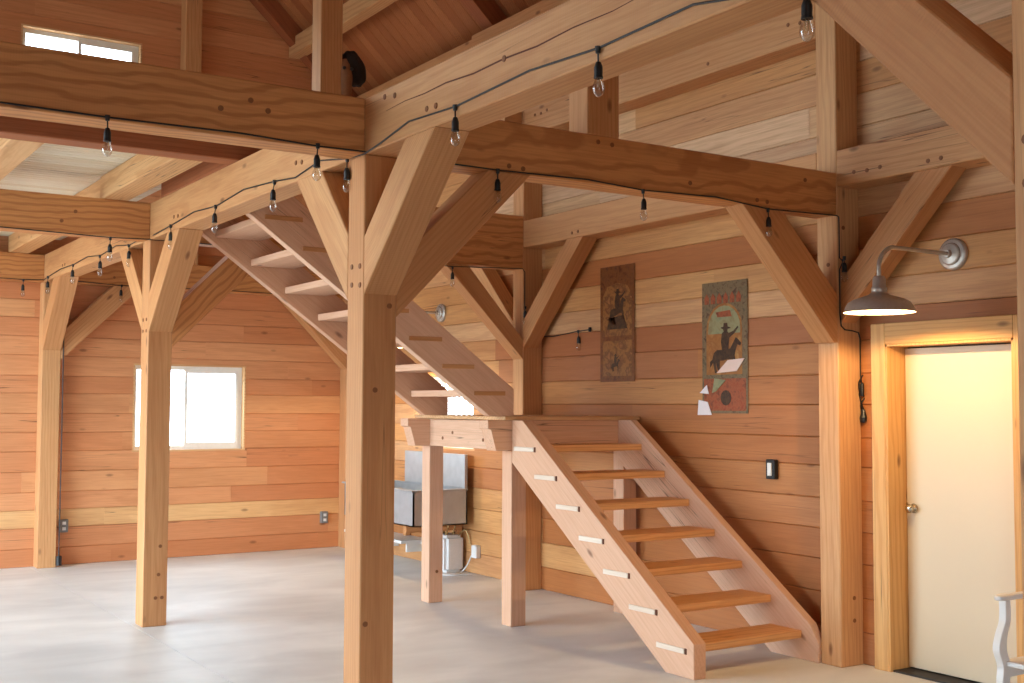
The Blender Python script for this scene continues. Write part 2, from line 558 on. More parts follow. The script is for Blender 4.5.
def window(name, axis, plane, out, hole, split, blind=False):
    """out = +1: outside lies in + direction of the wall normal axis."""
    a0, a1, z0, z1 = hole

    def B(bm, p0, p1, q0, q1, d0, d1):
        u, v = plane + out * d0, plane + out * d1
        u, v = min(u, v), max(u, v)
        if axis == 'x': box(bm, p0, p1, u, v, q0, q1)
        else: box(bm, u, v, p0, p1, q0, q1)
    base = (((a0 + a1) / 2, plane, z0) if axis == 'x' else (plane, (a0 + a1) / 2, z0))
    w = empty(name, base, kind='structure')
    ax = (1, 0, 0) if axis == 'x' else (0, 1, 0)
    t = .018
    bm = BM()
    B(bm, a0 - t, a1 + t, z0 - t, z0, -.002, .15); B(bm, a0 - t, a1 + t, z1, z1 + t, -.002, .15)
    B(bm, a0 - t, a0, z0, z1, -.002, .15); B(bm, a1, a1 + t, z0, z1, -.002, .15)
    obj('window_jamb', bm, M_joist, w, axis=ax)
    f = .045
    bm = BM()
    B(bm, a0, a1, z0, z0 + f, .09, .14); B(bm, a0, a1, z1 - f, z1, .09, .14)
    B(bm, a0, a0 + f, z0 + f, z1 - f, .09, .14); B(bm, a1 - f, a1, z0 + f, z1 - f, .09, .14)
    B(bm, split - .02, split + .02, z0 + f, z1 - f, .095, .135)
    obj('window_frame', bm, M_white, w, axis=ax)
    # sliding sash in front of the far light
    bm = BM()
    s = .035
    sa, sb = split - .02, a1 - f
    B(bm, sa, sb, z0 + f, z0 + f + s, .075, .1); B(bm, sa, sb, z1 - f - s, z1 - f, .075, .1)
    B(bm, sa, sa + s, z0 + f + s, z1 - f - s, .075, .1); B(bm, sb - s, sb, z0 + f + s, z1 - f - s, .075, .1)
    obj('sash', bm, M_white, w, axis=ax)
    for (p, q) in ((a0 + f, split - .02), (split + .02, a1 - f)):
        bm = BM(); B(bm, p, q, z0 + f, z1 - f, .112, .116)
        obj('pane', bm, M_pane, w, axis=ax)
    return w


window('window_1', 'x', YF, 1, WIN1, 4.31)
window('window_2', 'x', YF, 1, WIN2, 3.04)
window('window_3', 'y', XW, 1, WIN3, 11.31)
bm = BM()
yy = 10.70
while yy < 11.93:
    box(bm, XW + .045, XW + .05, yy, yy + .055, 1.30, 2.02); yy += .105
box(bm, XW + .03, XW + .065, 10.68, 11.94, 2.02, 2.045)
o = obj('window_blind', bm, M_white, axis=(0, 1, 0)); tag(o, 'pale vertical-slat blind in the small window above the metal sink', 'blind')

# ------------------------------------------------------------------ door
d = empty('door_1', (XW + .1, 4.82, 0), kind='structure')
bm = BM(); box(bm, XW + .13, XW + .17, 4.385, 5.275, .02, 2.125); obj('door_panel', bm, M_door, d, axis=(0, 0, 1), bevel=.003)
bm = BM(); box(bm, XW - .04, XW + .2, 5.284, 5.30, 0, 2.15); box(bm, XW - .04, XW + .2, 4.345, 4.361, 0, 2.15); box(bm, XW - .04, XW + .2, 4.345, 5.30, 2.135, 2.15)
obj('door_jamb', bm, M_trim, d, axis=(0, 0, 1))
bm = BM(); box(bm, XW - .02, XW + .2, 4.37, 5.28, 0, .012); obj('threshold', bm, M_iron, d, axis=(0, 1, 0))
kx = XW + .13
bm = BM(); lathe(bm, (0, 0, 0), [(0.001, 0), (.03, 0), (.032, -.006), (.014, -.012), (.011, -.03), (.02, -.036), (.029, -.046), (.028, -.058), (.016, -.066), (.001, -.068)], 24, 'x')
bmesh.ops.translate(bm, vec=(kx, 5.215, 1.065), verts=list(bm.verts)); kn = obj('door_knob', bm, M_knob, d, smooth=True)
bm = BM(); box(bm, kx - .001, kx + .02, 5.268, 5.277, 1.03, 1.10); obj('latch_plate', bm, M_brass, d)
# casing round the door (a trim of the setting)
bm = BM(); box(bm, XW - .045, XW, 5.30, 5.415, 0, 2.29); o = obj('trim_1', bm, M_trim, axis=(0, 0, 1), bevel=.004); tag(o, kind='structure')
bm = BM(); box(bm, XW - .045, XW, 4.23, 4.345, 0, 2.29); o = obj('trim_2', bm, M_trim, axis=(0, 0, 1), bevel=.004); tag(o, kind='structure')
bm = BM(); box(bm, XW - .045, XW, 4.345, 5.30, 2.15, 2.29); o = obj('trim_3', bm, M_trim, axis=(0, 1, 0), bevel=.004); tag(o, kind='structure')
bm = BM(); box(bm, XW + .17, XW + .6, 4.2, 5.4, 0, 2.3); o = obj('door_backing', bm, M_iron, axis=(0, 0, 1)); tag(o, kind='structure')  # unseen dark block closing off the outside behind the door panel

# ------------------------------------------------------------------ timber frame


def pegs(parent, pts, face):
    """face: 'x' pegs show on a -X face, 'y' on a -Y face. pts world coordinates of peg centres."""
    for p in pts:
        p = Vector(p); d = Vector((-1, 0, 0)) if face == 'x' else Vector((0, -1, 0))
        bm = cyl(BM(), p - d * .02, p + d * .004, .017, .014, 10)
        obj('peg', bm, M_peg, parent, axis=d)


def post(name, x, y, wx, wy, z0, z1, label, mat=M_fir, cat='post', group=None):
    bm = box(BM(), x, x + wx, y, y + wy, z0, z1)
    o = obj(name, bm, mat, origin=(x + wx / 2, y + wy / 2, z0), axis=(0, 0, 1), bevel=.006)
    return tag(o, label, cat, group)


def beam(name, x0, x1, y0, y1, z0, z1, label, cat='beam', mat=M_beam, group=None):
    bm = box(BM(), x0, x1, y0, y1, z0, z1)
    ax = (1, 0, 0) if (x1 - x0) > (y1 - y0) else (0, 1, 0)
    o = obj(name, bm, mat, axis=ax, bevel=.006)
    return tag(o, label, cat, group)


def brace(dirn, px, py, w0, w1, pts, label, mat=M_fir, group='diagonal knee braces of the frame'):
    """dirn: '+x','-x','+y','-y' from the post; (px or py) start coordinate; w0,w1 thickness range on the other axis; pts: (a,z)"""
    s = 1 if dirn[0] == '+' else -1
    if dirn[1] == 'x':
        poly = [(px + s * a, z) for a, z in pts]; bm = prism(BM(), poly, 'x', w0, w1); ax = (s, 0, 1)
    else:
        poly = [(py + s * a, z) for a, z in pts]; bm = prism(BM(), poly, 'y', w0, w1); ax = (0, s, 1)
    o = obj('knee_brace', bm, mat, axis=ax, bevel=.005)
    return tag(o, label, 'brace', group)


# posts of the inner line
p = post('timber_post', XM, Y1, .192, .192, 0, ZB, 'thick square fir post in the foreground left of the open stair', M_fir)
pegs(p, [(2.67, 5.68, 2.454), (2.67, 5.584, 2.45), (2.67, 5.678, 2.359), (2.67, 5.581, 2.351)], 'x')
pegs(p, [(2.82, 5.54, 2.247), (2.742, 5.54, 1.809), (2.70, 5.54, .62)], 'y')
p = post('timber_post', XM, Y2, .19, .19, 0, ZB, 'square fir post standing in front of the low far window', M_fir)
pegs(p, [(2.67, 9.45, 2.40), (2.67, 9.54, 2.40), (2.67, 9.45, 2.31), (2.67, 9.54, 2.31)], 'x')
pegs(p, [(2.80, 9.4, .62), (2.79, 9.4, .40), (2.77, 9.4, .22), (2.82, 9.4, .22)], 'y')
bm = BM(); box(bm, XM + .03, XM + .16, Y2 + .03, Y2 + .16, -.003, .012)
post('timber_post', XM, Y3, .19, .19, 0, ZB, 'pale fir post against the far wall, farthest left in view', M_fir)
p = post('timber_post', XM, Y0, .19, .19, 0, ZB, 'nearest fir post, at the right edge of the view', M_fir)
pegs(p, [(2.67, 1.77, 2.40), (2.67, 1.77, 2.29)], 'x')
# posts of the right wall
p = post('timber_post', 6.2, Y1, .219, .18, 0, 5.42, 'tall fir wall post standing beside the white door', M_fir)
pegs(p, [(6.2, 5.62, 2.36), (6.2, 5.62, 2.27), (6.2, 5.62, 2.70)], 'x')
pegs(p, [(6.26, 5.54, 2.95), (6.27, 5.54, 2.7), (6.33, 5.54, .45), (6.33, 5.54, .30)], 'y')
post('timber_post', 6.2, Y2, .219, .18, 0, 5.42, 'tall fir wall post rising behind the stair landing', M_fir)
post('timber_post', 6.2, Y3, .219, .19, 0, 5.42, 'dim corner post where far wall meets right wall', M_fir)
post('timber_post', 6.2, Y0, .219, .19, 0, 5.42, 'tall wall post out past the white door', M_fir)
# upper queen posts
p = post('queen_post', 4.10, Y1, .235, .19, ZT, 7.36, 'upper post standing on the right half of the near cross beam', M_fir, group=None)
post('queen_post', 4.10, Y2, .205, .19, ZT, 7.36, 'upper post with bright left edge above the middle cross beam', M_fir)
post('queen_post', 4.14, Y3, .19, .19, ZT, 7.36, 'faint upper post on the far gable right of the high window', M_fir)

# cross beams (bents)
b1 = beam('cross_beam', XL + .02, XM, Y1, Y1 + .19, ZB, ZT, 'big near cross beam running to the left above the string of bulbs')
pegs(b1, [(1.9, Y1, 3.16), (2.05, Y1, 3.22), (2.14, Y1, 3.18)], 'y')
b1r = beam('cross_beam', XM + .192, 6.2, Y1, Y1 + .19, ZB, ZT, 'near cross beam from the foreground post to the tall post by the door')
pegs(b1r, [(3.556, Y1, 3.067), (3.65, Y1, 3.061), (4.177, Y1, 3.28), (4.28, Y1, 3.275), (5.457, Y1, 3.062), (5.546, Y1, 3.058), (5.897, Y1, 3.239), (4.888, Y1, 3.112)], 'y')
b2 = beam('cross_beam', XL + .02, XM, Y2, Y2 + .19, ZB, ZT, 'middle cross beam on the left under the loft joists')
pegs(b2, [(2.1, Y2, 3.20), (2.0, Y2, 3.12)], 'y')
b2r = beam('cross_beam', XM + .192, 6.2, Y2, Y2 + .18, ZB, ZT, 'middle cross beam behind the upper stair flight')
beam('cross_beam', XL + .02, XM, Y3, Y3 + .19, ZB, ZT, 'cross beam lying against the far wall, left part')
b3 = beam('cross_beam', XM + .192, 6.2, Y3, Y3 + .19, ZB, ZT, 'cross beam lying against the far wall, right part behind the stairs')
pegs(b3, [(3.4, Y3, 3.12)], 'y')
beam('cross_beam', XL + .02, XM, Y0, Y0 + .19, ZB, ZT, 'cross beam above the camera on the left')
beam('cross_beam', XM + .192, 6.2, Y0, Y0 + .19, ZB, ZT, 'cross beam above the camera on the right')
beam('rim_beam', 4.305, 6.2, Y2, Y2 + .12, ZT, 3.535, 'short timber stacked on the middle cross beam beside the tall wall post')

# the long girder over the inner posts
gm = beam('long_girder', XM, XM + .192, -4.0, YF - .02, ZB, ZT, 'long girder crossing overhead from upper right to the far left wall', mat=M_firsaw)
pegs(gm, [(XM, 5.317, 3.279), (XM, 5.207, 3.262), (XM, 4.877, 3.126), (XM, 4.79, 3.122), (XM, 6.456, 3.138), (XM, 6.368, 3.128), (XM, 8.785, 3.128), (XM, 8.688, 3.122), (XM, 12.45, 3.12), (XM, 12.35, 3.12), (XM, 4.2, 3.2)], 'x')

def crack(parent, pts, face='x'):
    """a drying crack: a thin dark sliver set in the face"""
    bm = BM(); n = len(pts)
    top = []; bot = []
    for i, (y, z) in enumerate(pts):
        h = .0035 * math.sin(math.pi * (i + .3) / (n - .4)) + .0008
        top.append(bm.verts.new((XM - .0006 if face == 'x' else 0, y, z + h))); bot.append(bm.verts.new((XM - .0006, y, z - h)))
    for i in range(n - 1): bm.faces.new((top[i], top[i + 1], bot[i + 1], bot[i]))
    obj('drying_crack', bm, M_hole, parent, axis=(0, 1, 0))


CR = [(5.30, 3.205), (5.1, 3.212), (4.9, 3.205), (4.7, 3.21), (4.45, 3.195), (4.2, 3.20), (3.95, 3.19), (3.7, 3.20), (3.45, 3.195), (3.2, 3.21)]
crack(gm, CR)

# wall plates and girts of the right wall
w1 = beam('wall_plate', 6.2, XW, Y1 + .18, Y2, 3.232, 3.49, 'wall plate above the two posters', mat=M_fir)
pegs(w1, [(6.2, 8.609, 3.279), (6.2, 8.518, 3.281), (6.2, 6.4, 3.28), (6.2, 6.5, 3.28)], 'x')
w2 = beam('wall_plate', 6.2, XW, Y0 + .19, Y1, 3.225, 3.475, 'wall plate above the door and the barn lamp', mat=M_fir)
pegs(w2, [(6.2, 5.388, 3.302), (6.2, 5.278, 3.295), (6.2, 5.171, 3.299), (6.2, 4.796, 3.275), (6.2, 4.7, 3.277)], 'x')
w3 = beam('wall_plate', 6.2, XW, Y2 + .18, Y3, 3.232, 3.49, 'wall plate behind the upper stair toward the far corner', mat=M_fir)
g1 = beam('wall_girt', 6.2, XW, Y1 + .18, Y2, 4.30, 4.79, 'deep pale girt high on the right wall', mat=M_fir)
pegs(g1, [(6.2, 9.209, 4.471), (6.2, 9.108, 4.465), (6.2, 9.009, 4.477), (6.2, 7.437, 4.70), (6.2, 6.814, 4.38), (6.2, 6.87, 4.6), (6.2, 7.95, 4.42), (6.2, 5.973, 4.459), (6.2, 5.858, 4.442)], 'x')
beam('wall_girt', 6.2, XW, Y2 + .18, Y3, 4.30, 4.79, 'high girt on the right wall in the far bay', mat=M_fir)
beam('beam_tail', 6.0, 6.2, Y2 + .03, Y2 + .15, 4.12, 4.55, 'short timber end beside the top of the post behind the landing', mat=M_fir)
beam('eave_plate', 6.12, XW, 10.15, YF - .02, 5.22, 5.45, 'eave plate under the roof boards, farther piece', mat=M_fir)
beam('eave_plate', 6.04, XW, -3.9, 10.12, 5.18, 5.44, 'eave plate under the roof boards, nearer piece', mat=M_fir)
# purlin and rafters
bm = BM(); box(bm, 5.46, 5.62, -3.9, YF - .02, 5.95, 6.17)
o = obj('roof_purlin', bm, M_joist, axis=(0, 1, 0), bevel=.005); tag(o, 'pale purlin running under the roof boards', 'purlin')
for yr, lab in ((13.28, 'dark end rafter along the gable wall'), (9.82, 'rafter meeting the eave plate above the long girder'), (6.6, 'rafter hidden above the near bay'), (3.0, 'rafter nearest the camera side')):
    xa, xb = 6.35, RIDGE_X
    th = .20
    pts = [(xa, roof_z(xa) - .005), (xb, roof_z(xb) - .005), (xb, roof_z(xb) - .005 - .27), (xa, roof_z(xa) - .005 - .27)]
    bm = prism(BM(), pts, 'x', yr, yr + .17)
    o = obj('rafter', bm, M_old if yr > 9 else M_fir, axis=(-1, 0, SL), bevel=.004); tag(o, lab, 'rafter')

# braces
A1 = [(0, 2.30), (0, 2.60), (.445, ZB), (.74, ZB)]
brace('-y', 0, Y1, XM + .0, XM + .192, A1, 'broad brace rising from the foreground post toward the camera', M_firsaw)
brace('+y', 0, Y1 + .192, XM, XM + .192, [(0, 2.28), (0, 2.63), (.36, ZB), (.72, ZB)], 'brace on the left side of the foreground post, rising away')
brace('+x', XM + .192, 0, Y1, Y1 + .19, [(0, 2.19), (0, 2.48), (.56, ZB), (.84, ZB)], 'heavy brace rising right from the foreground post')
brace('-y', 0, Y2, XM, XM + .19, A1, 'brace rising toward the camera from the post before the low window')
brace('+y', 0, Y2 + .19, XM, XM + .19, [(0, 2.32), (0, 2.60), (.43, ZB), (.72, ZB)], 'slim-looking brace rising away from the post before the low window')
brace('+x', XM + .19, 0, Y2, Y2 + .19, [(0, 2.18), (0, 2.48), (.55, ZB), (.86, ZB)], 'shaded brace rising right behind the post before the low window', M_beam)
brace('-y', 0, Y3, XM, XM + .19, A1, 'brace rising toward the camera from the far left post')
brace('+x', XM + .19, 0, Y3, Y3 + .17, [(0, 2.20), (0, 2.50), (.54, ZB), (.84, ZB)], 'brace lying along the far wall right of the far left post')
brace('+y', 0, Y0 + .19, XM, XM + .192, [(0, 2.29), (0, 2.565), (.47, ZB), (.74, ZB)], 'very large saw-marked brace across the upper right corner', M_firsaw)
brace('-x', 6.2, 0, Y1, Y1 + .17, [(0, 2.165), (.04, 2.165), (.87, ZB), (.53, ZB), (0, 2.49)], 'brace from the tall post by the door up left to the near cross beam')
C1 = [(0, 2.30), (0, 2.58), (.62, 3.23), (.90, 3.23)]
brace('-y', 0, Y1, 6.228, 6.38, C1, 'brace rising right from the tall post above the barn lamp')
brace('+y', 0, Y1 + .18, 6.2, 6.37, C1, 'shaded brace behind the tall post by the door, seen through the corner')
C2 = [(0, 2.28), (0, 2.54), (.70, 3.23), (.95, 3.23)]
brace('-y', 0, Y2, 6.2, 6.37, C2, 'brace rising right from the post behind the landing, left of the narrow poster')
brace('+y', 0, Y2 + .18, 6.2, 6.37, C2, 'brightly lit brace behind the landing post toward the far corner')
brace('-x', 6.2, 0, Y2, Y2 + .17, [(0, 2.17), (0, 2.36), (.61, ZB), (.86, ZB)], 'dark brace left of the post behind the landing')
brace('-x', 6.2, 0, Y3, Y3 + .17, [(0, 2.17), (0, 2.42), (.60, ZB), (.86, ZB)], 'brace in the far corner seen below the upper stair')
brace('-y', 0, Y3, 6.2, 6.37, C2, 'brace on the right wall at the far corner')

# loft on the left
JG = 'loft floor joists'
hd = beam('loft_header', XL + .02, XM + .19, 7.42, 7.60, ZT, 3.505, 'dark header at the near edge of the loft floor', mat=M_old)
for x in (-.69, .31, 1.31, 2.30):
    lab = {2.30: 'loft joist nearest the long girder, near bay', 1.31: 'second loft joist from the long girder, near bay'}.get(x, 'loft joist in the left bay, near part')
    beam('loft_joist', x, x + .20, 7.60, Y2 + .09, ZT, 3.505, lab, 'joist', M_joist, JG)
    lab = {2.30: 'loft joist nearest the long girder, far bay', 1.31: 'second loft joist from the long girder, far bay'}.get(x, 'loft joist in the left bay, far part')
    beam('loft_joist', x + .02, x + .21, Y2 + .10, Y3 + .1, ZT, 3.505, lab, 'joist', M_joist, JG)
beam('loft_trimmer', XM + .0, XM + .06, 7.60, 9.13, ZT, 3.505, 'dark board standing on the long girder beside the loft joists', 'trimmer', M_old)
bm = BM(); lay = bm.faces.layers.float.new('tone')
y = 7.42; rnd = random.Random(4)
while y < YF - .03:
    w = min(.085, YF - .02 - y)
    n0 = len(bm.faces)
    box(bm, XL + .02, XM + .19, y + .007, y + w - .007, 3.507, 3.535)
    bm.faces.ensure_lookup_table(); t = rnd.random()
    for f in bm.faces[n0:]: f[lay] = t
    y += .085
box(bm, XL + .02, XM + .19, 7.42, YF - .03, 3.535, 3.55)
o = obj('loft_deck', bm, M_deck, axis=(1, 0, 0)); tag(o, 'pale boards of the loft floor lying on the joists at upper left', 'loft floor')

# ------------------------------------------------------------------ stairs
st = empty('staircase', (5.7, 5.8, 0), 'lower open stair flight with yellow-lit treads rising away beside the right wall', 'staircase')
YL = 7.918


def strg(y0, pts):
    return pts


near = [(5.786, 0), (5.786, .223), (7.772, 1.617), (YL, 1.617), (YL, 1.283), (6.065, 0)]
right = [(5.725, 0), (5.725, .135), (5.80, .25), (7.75, 1.617), (YL, 1.617), (YL, 1.283), (6.17, 0)]
bm = prism(BM(), near, 'y', 5.122, 5.225); s1 = obj('stringer', bm, M_stair, st, axis=(0, 1, .72), bevel=.004)
bm = prism(BM(), right, 'y', 6.18, 6.25); s2 = obj('stringer', bm, M_stair, st, axis=(0, 1, .72), bevel=.004)
for i in range(1, 8):
    yf = 5.872 + .2885 * (i - 1); z = .2045 * i - .006
    bm = box(BM(), 5.226, 6.179, yf, yf + .30, z - .052, z)
    tr = obj('tread', bm, M_tread, st, axis=(1, 0, 0), bevel=.004)
    bm = box(BM(), 5.112, 5.2, yf - .0, yf + .275, z - .048, z - .014)
    obj('tenon', bm, M_wedge, tr, axis=(0, 1, 0), bevel=.002)
    bm = box(BM(), 5.118, 5.2, yf - .018, yf, z - .05, z - .012)
    obj('mortise_shadow', bm, M_hole, tr, axis=(0, 1, 0))  # dark block stands in for the shaded mortise slot
ld = empty('stair_landing', (5.7, 8.65, 0), 'square stair landing carried on short posts between the two flights', 'landing')
tail = lambda s: [(4.90, 1.617), (4.90, 1.55), (4.93, 1.545), (4.975, 1.378), (6.38, 1.378), (6.38, 1.617)]
bm = prism(BM(), tail(0), 'x', 7.92, 8.06); obj('landing_beam', bm, M_stair, ld, axis=(1, 0, 0), bevel=.003)
bm = prism(BM(), tail(0), 'x', 9.25, 9.39); obj('landing_beam', bm, M_stair, ld, axis=(1, 0, 0), bevel=.003)
bm = box(BM(), 5.12, 5.26, 8.06, 9.25, 1.378, 1.612); cb = obj('landing_beam', bm, M_stair, ld, axis=(0, 1, 0), bevel=.003)
pegs(cb, [(5.12, 9.02, 1.45), (5.12, 8.85, 1.50), (5.12, 8.35, 1.45)], 'x')
bm = box(BM(), 6.28, 6.40, 8.06, 9.25, 1.378, 1.612); obj('landing_beam', bm, M_stair, ld, axis=(0, 1, 0), bevel=.003)
for (x, y) in ((5.12, 7.92), (5.12, 9.25), (6.24, 7.922)):
    bm = box(BM(), x, x + .14, y, y + .14, 0, 1.378); o = obj('post', bm, M_stair, ld, axis=(0, 0, 1), bevel=.005)
    if x < 6 and y > 9: pegs(o, [(5.2, 9.25, .27)], 'y')
bm = BM()
k = 0; x = 7.905
box(bm, 5.045, 6.40, 7.90, 9.39, 1.618, 1.647)
obj('landing_deck', bm, M_joist, ld, axis=(1, 0, 0), bevel=.003)

us = empty('staircase', (4.0, 8.5, 1.65), 'upper open stair flight climbing left from the landing to the loft', 'staircase')
ups = [(5.16, 1.648), (5.16, 1.864), (2.885, 3.50), (2.865, 3.50), (2.865, 3.125), (4.935, 1.648)]
for (ya, yb) in ((7.95, 8.03), (9.0, 9.08)):
    bm = prism(BM(), ups, 'x', ya, yb); obj('stringer', bm, M_stair, us, axis=(-1, 0, .72), bevel=.004)
for k in range(1, 9):
    xf = 5.165 - .2885 * (k - 1); z = 1.652 + .2045 * k
    bm = box(BM(), xf - .37, xf, 8.031, 8.999, z - .052, z)
    tr = obj('tread', bm, M_stair, us, axis=(0, 1, 0), bevel=.004)
    bm = box(BM(), xf - .375, xf - .09, 7.943, 8.0, z - .045, z - .012)
    obj('tenon', bm, M_fir, tr, axis=(1, 0, 0), bevel=.002)

# ------------------------------------------------------------------ string lights
def string_light(label, cord_pts, sockets, first=None):
    root = empty('string_light', cord_pts[0], label, 'string light')
    bm = tube(BM(), cord_pts, .0045, 6); obj('cord', bm, M_black, root)
    for i, s in enumerate(sockets):
        x, y, z = s[:3]; drop = s[3] if len(s) > 3 else .045
        tilt = (random.uniform(-.006, .006), random.uniform(-.006, .006))
        c = Vector((x, y, z))
        bm = BM()
        cyl(bm, c + Vector((0, 0, .014)), c - Vector((0, 0, .012)), .012, .009, 10)
        tube(bm, [c, c - Vector((tilt[0] * .5, tilt[1] * .5, drop * .5)), c - Vector((tilt[0], tilt[1], drop))], .0035, 6)
        e = c - Vector((tilt[0], tilt[1], drop))
        lathe(bm, e, [(.003, .004), (.010, 0), (.014, -.012), (.0165, -.02), (.0165, -.052), (.018, -.056), (.018, -.062), (.003, -.062)], 16)
        so = obj('socket', bm, M_black, root, axis=(1, 0, 0), smooth=False)
        bm = BM()
        lathe(bm, e + Vector((0, 0, -.06)), [(.012, 0), (.0135, -.008), (.020, -.022), (.0235, -.038), (.0215, -.054), (.013, -.066), (.004, -.071), (.0005, -.0715)], 20)
        bu = obj('bulb', bm, M_bulb, so, smooth=True)
        bm = tube(BM(), [e + Vector((-.005, 0, -.06)), e + Vector((-.007, 0, -.085)), e + Vector((-.003, 0, -.098)), e + Vector((.003, 0, -.098)), e + Vector((.007, 0, -.085)), e + Vector((.005, 0, -.06))], .0011, 5)
        obj('filament', bm, M_brass, bu)
    return root


yc = Y1 - .006
string_light('string of clear bulbs along the near cross beam and down the post by the door',
             [(-1.2, yc, 3.045), (.33, yc, 3.05), (1.366, yc, 3.042), (2.0, yc, 3.05), (2.403, yc, 3.036), (2.62, Y1 - .02, 3.036), (2.75, Y1 - .02, 3.034), (3.477, yc, 3.034), (4.1, yc, 3.048), (4.507, yc, 3.028), (5.1, yc, 3.045), (5.545, yc, 3.012), (5.9, yc, 3.02),
              (6.19, yc, 3.028), (6.212, yc, 3.02), (6.214, yc, 2.97), (6.214, yc, 2.74), (6.205, yc - .03, 2.72), (6.20, yc - .05, 2.73), (6.206, yc - .03, 2.70), (6.214, yc, 2.66), (6.214, yc, 2.36), (6.225, yc, 2.28), (6.26, yc, 2.255), (6.34, yc, 2.25), (6.395, yc, 2.24), (6.41, yc, 2.2), (6.41, yc, 1.95), (6.42, yc - .002, 1.87), (6.39, yc - .004, 1.82), (6.415, yc, 1.76), (6.415, yc, 1.70)],
             [(1.366, yc - .004, 3.036), (2.403, yc - .004, 3.034), (3.477, yc - .004, 3.026), (4.507, yc - .004, 3.018), (5.545, yc - .004, 3.002), (6.195, yc - .06, 2.73, .03)])
bm = BM()
lathe(bm, (6.412, yc - .02, 1.66), [(.003, .06), (.012, .055), (.018, .03), (.026, .0), (.022, -.03), (.004, -.035)], 12)
tube(bm, [(6.41, yc - .02, 1.72), (6.385, yc - .025, 1.76), (6.43, yc - .02, 1.80), (6.38, yc - .022, 1.84)], .007, 6)
lathe(bm, (6.40, yc - .02, 1.86), [(.004, .04), (.013, .03), (.015, -.02), (.013, -.05), (.004, -.055)], 12)
tube(bm, [(6.425, yc - .02, 1.80), (6.38, yc - .02, 1.84), (6.37, yc - .02, 1.90), (6.41, yc - .02, 1.95)], .005, 6)
tag(obj('cord_plug', bm, M_black), 'black cord coil and plug hanging on the post left of the door', 'plug')
xc = XM - .006
string_light('string of clear bulbs along the long girder, from the near right to the second post',
             [(XM - .006, 1.9, 3.04), (xc, 2.49, 3.0), (xc, 3.0, 3.09), (xc, 3.529, 3.075), (xc, 4.0, 3.10), (xc, 4.596, 3.078), (xc, 5.05, 3.10), (xc, 5.35, 3.05), (xc - .005, 5.52, 3.025), (xc - .005, 5.72, 3.035), (xc, 6.1, 3.09), (xc, 6.45, 3.05), (xc, 6.763, 3.078), (xc, 7.3, 3.11), (xc, 7.825, 3.075), (xc, 8.3, 3.10), (xc, 8.831, 3.07), (xc, 9.3, 3.05)],
             [(xc - .004, 2.49, 3.0, .04), (xc - .004, 3.529, 3.066), (xc - .004, 4.596, 3.07), (xc - .01, 5.72, 3.028), (xc - .004, 6.763, 3.07), (xc - .004, 7.825, 3.068), (xc - .004, 8.831, 3.062)])
string_light('string of clear bulbs along the long girder in the far left bay',
             [(xc, 9.65, 3.06), (xc, 9.977, 3.05), (xc, 10.4, 3.09), (xc, 10.927, 3.06), (xc, 11.4, 3.10), (xc, 11.961, 3.08), (xc, 12.5, 3.09), (xc, 13.076, 3.062), (xc, 13.28, 3.05)],
             [(xc - .004, 9.977, 3.042), (xc - .004, 10.927, 3.052), (xc - .004, 11.961, 3.07), (xc - .004, 13.076, 3.055)])
yb = Y2 - .006
string_light('string of clear bulbs along the middle cross beam and down the post behind the landing',
             [(-1.0, yb, 3.04), (1.3, yb, 3.04), (2.362, yb, 3.02), (2.66, yb, 3.03), (2.88, yb, 3.03), (4.4, yb, 3.02), (5.42, yb, 3.0), (6.0, yb, 3.025), (6.19, yb, 3.03), (6.215, yb, 3.0), (6.215, yb, 2.47), (6.225, yb, 2.415), (6.3, yb, 2.40), (6.413, yb, 2.395), (XW - .012, 9.2, 2.385), (XW - .012, 8.80, 2.415), (XW - .012, 8.62, 2.42)],
             [(1.325, yb - .004, 3.03), (2.362, yb - .004, 3.01), (4.38, yb - .004, 3.01), (5.42, yb - .004, 2.99), (6.215, yb - .01, 2.66, .03), (XW - .018, 8.79, 2.41)])
yd = Y3 - .006
string_light('string of clear bulbs along the cross beam on the far wall',
             [(-1.0, yd, 3.05), (1.5, yd, 3.05), (2.46, yd, 3.04), (2.9, yd, 3.06), (3.46, yd, 3.035), (4.5, yd, 3.05), (5.6, yd, 3.04)],
             [(1.43, yd - .004, 3.03), (2.46, yd - .004, 3.03), (3.48, yd - .004, 3.03), (4.5, yd - .004, 3.03)])
bm = BM(); lathe(bm, (XW - .02, 8.61, 2.42), [(.003, -.02), (.013, -.018), (.016, 0), (.013, .02), (.003, .022)], 12)
tag(obj('end_cap', bm, M_black), 'black end cap of the string light on the wall left of the narrow poster', 'cap')
bm = tube(BM(), [(2.88, Y3 - .01, 3.0), (2.885, Y3 - .01, 1.5), (2.885, Y3 - .01, .12), (2.89, Y3 - .01, .05)], .006, 6)
cyl(bm, (2.885, Y3 - .015, .12), (2.885, Y3 - .015, .02), .03, .03, 10)
tag(obj('power_cord', bm, M_black), 'black cord running down the right side of the far left post to the floor', 'cord')

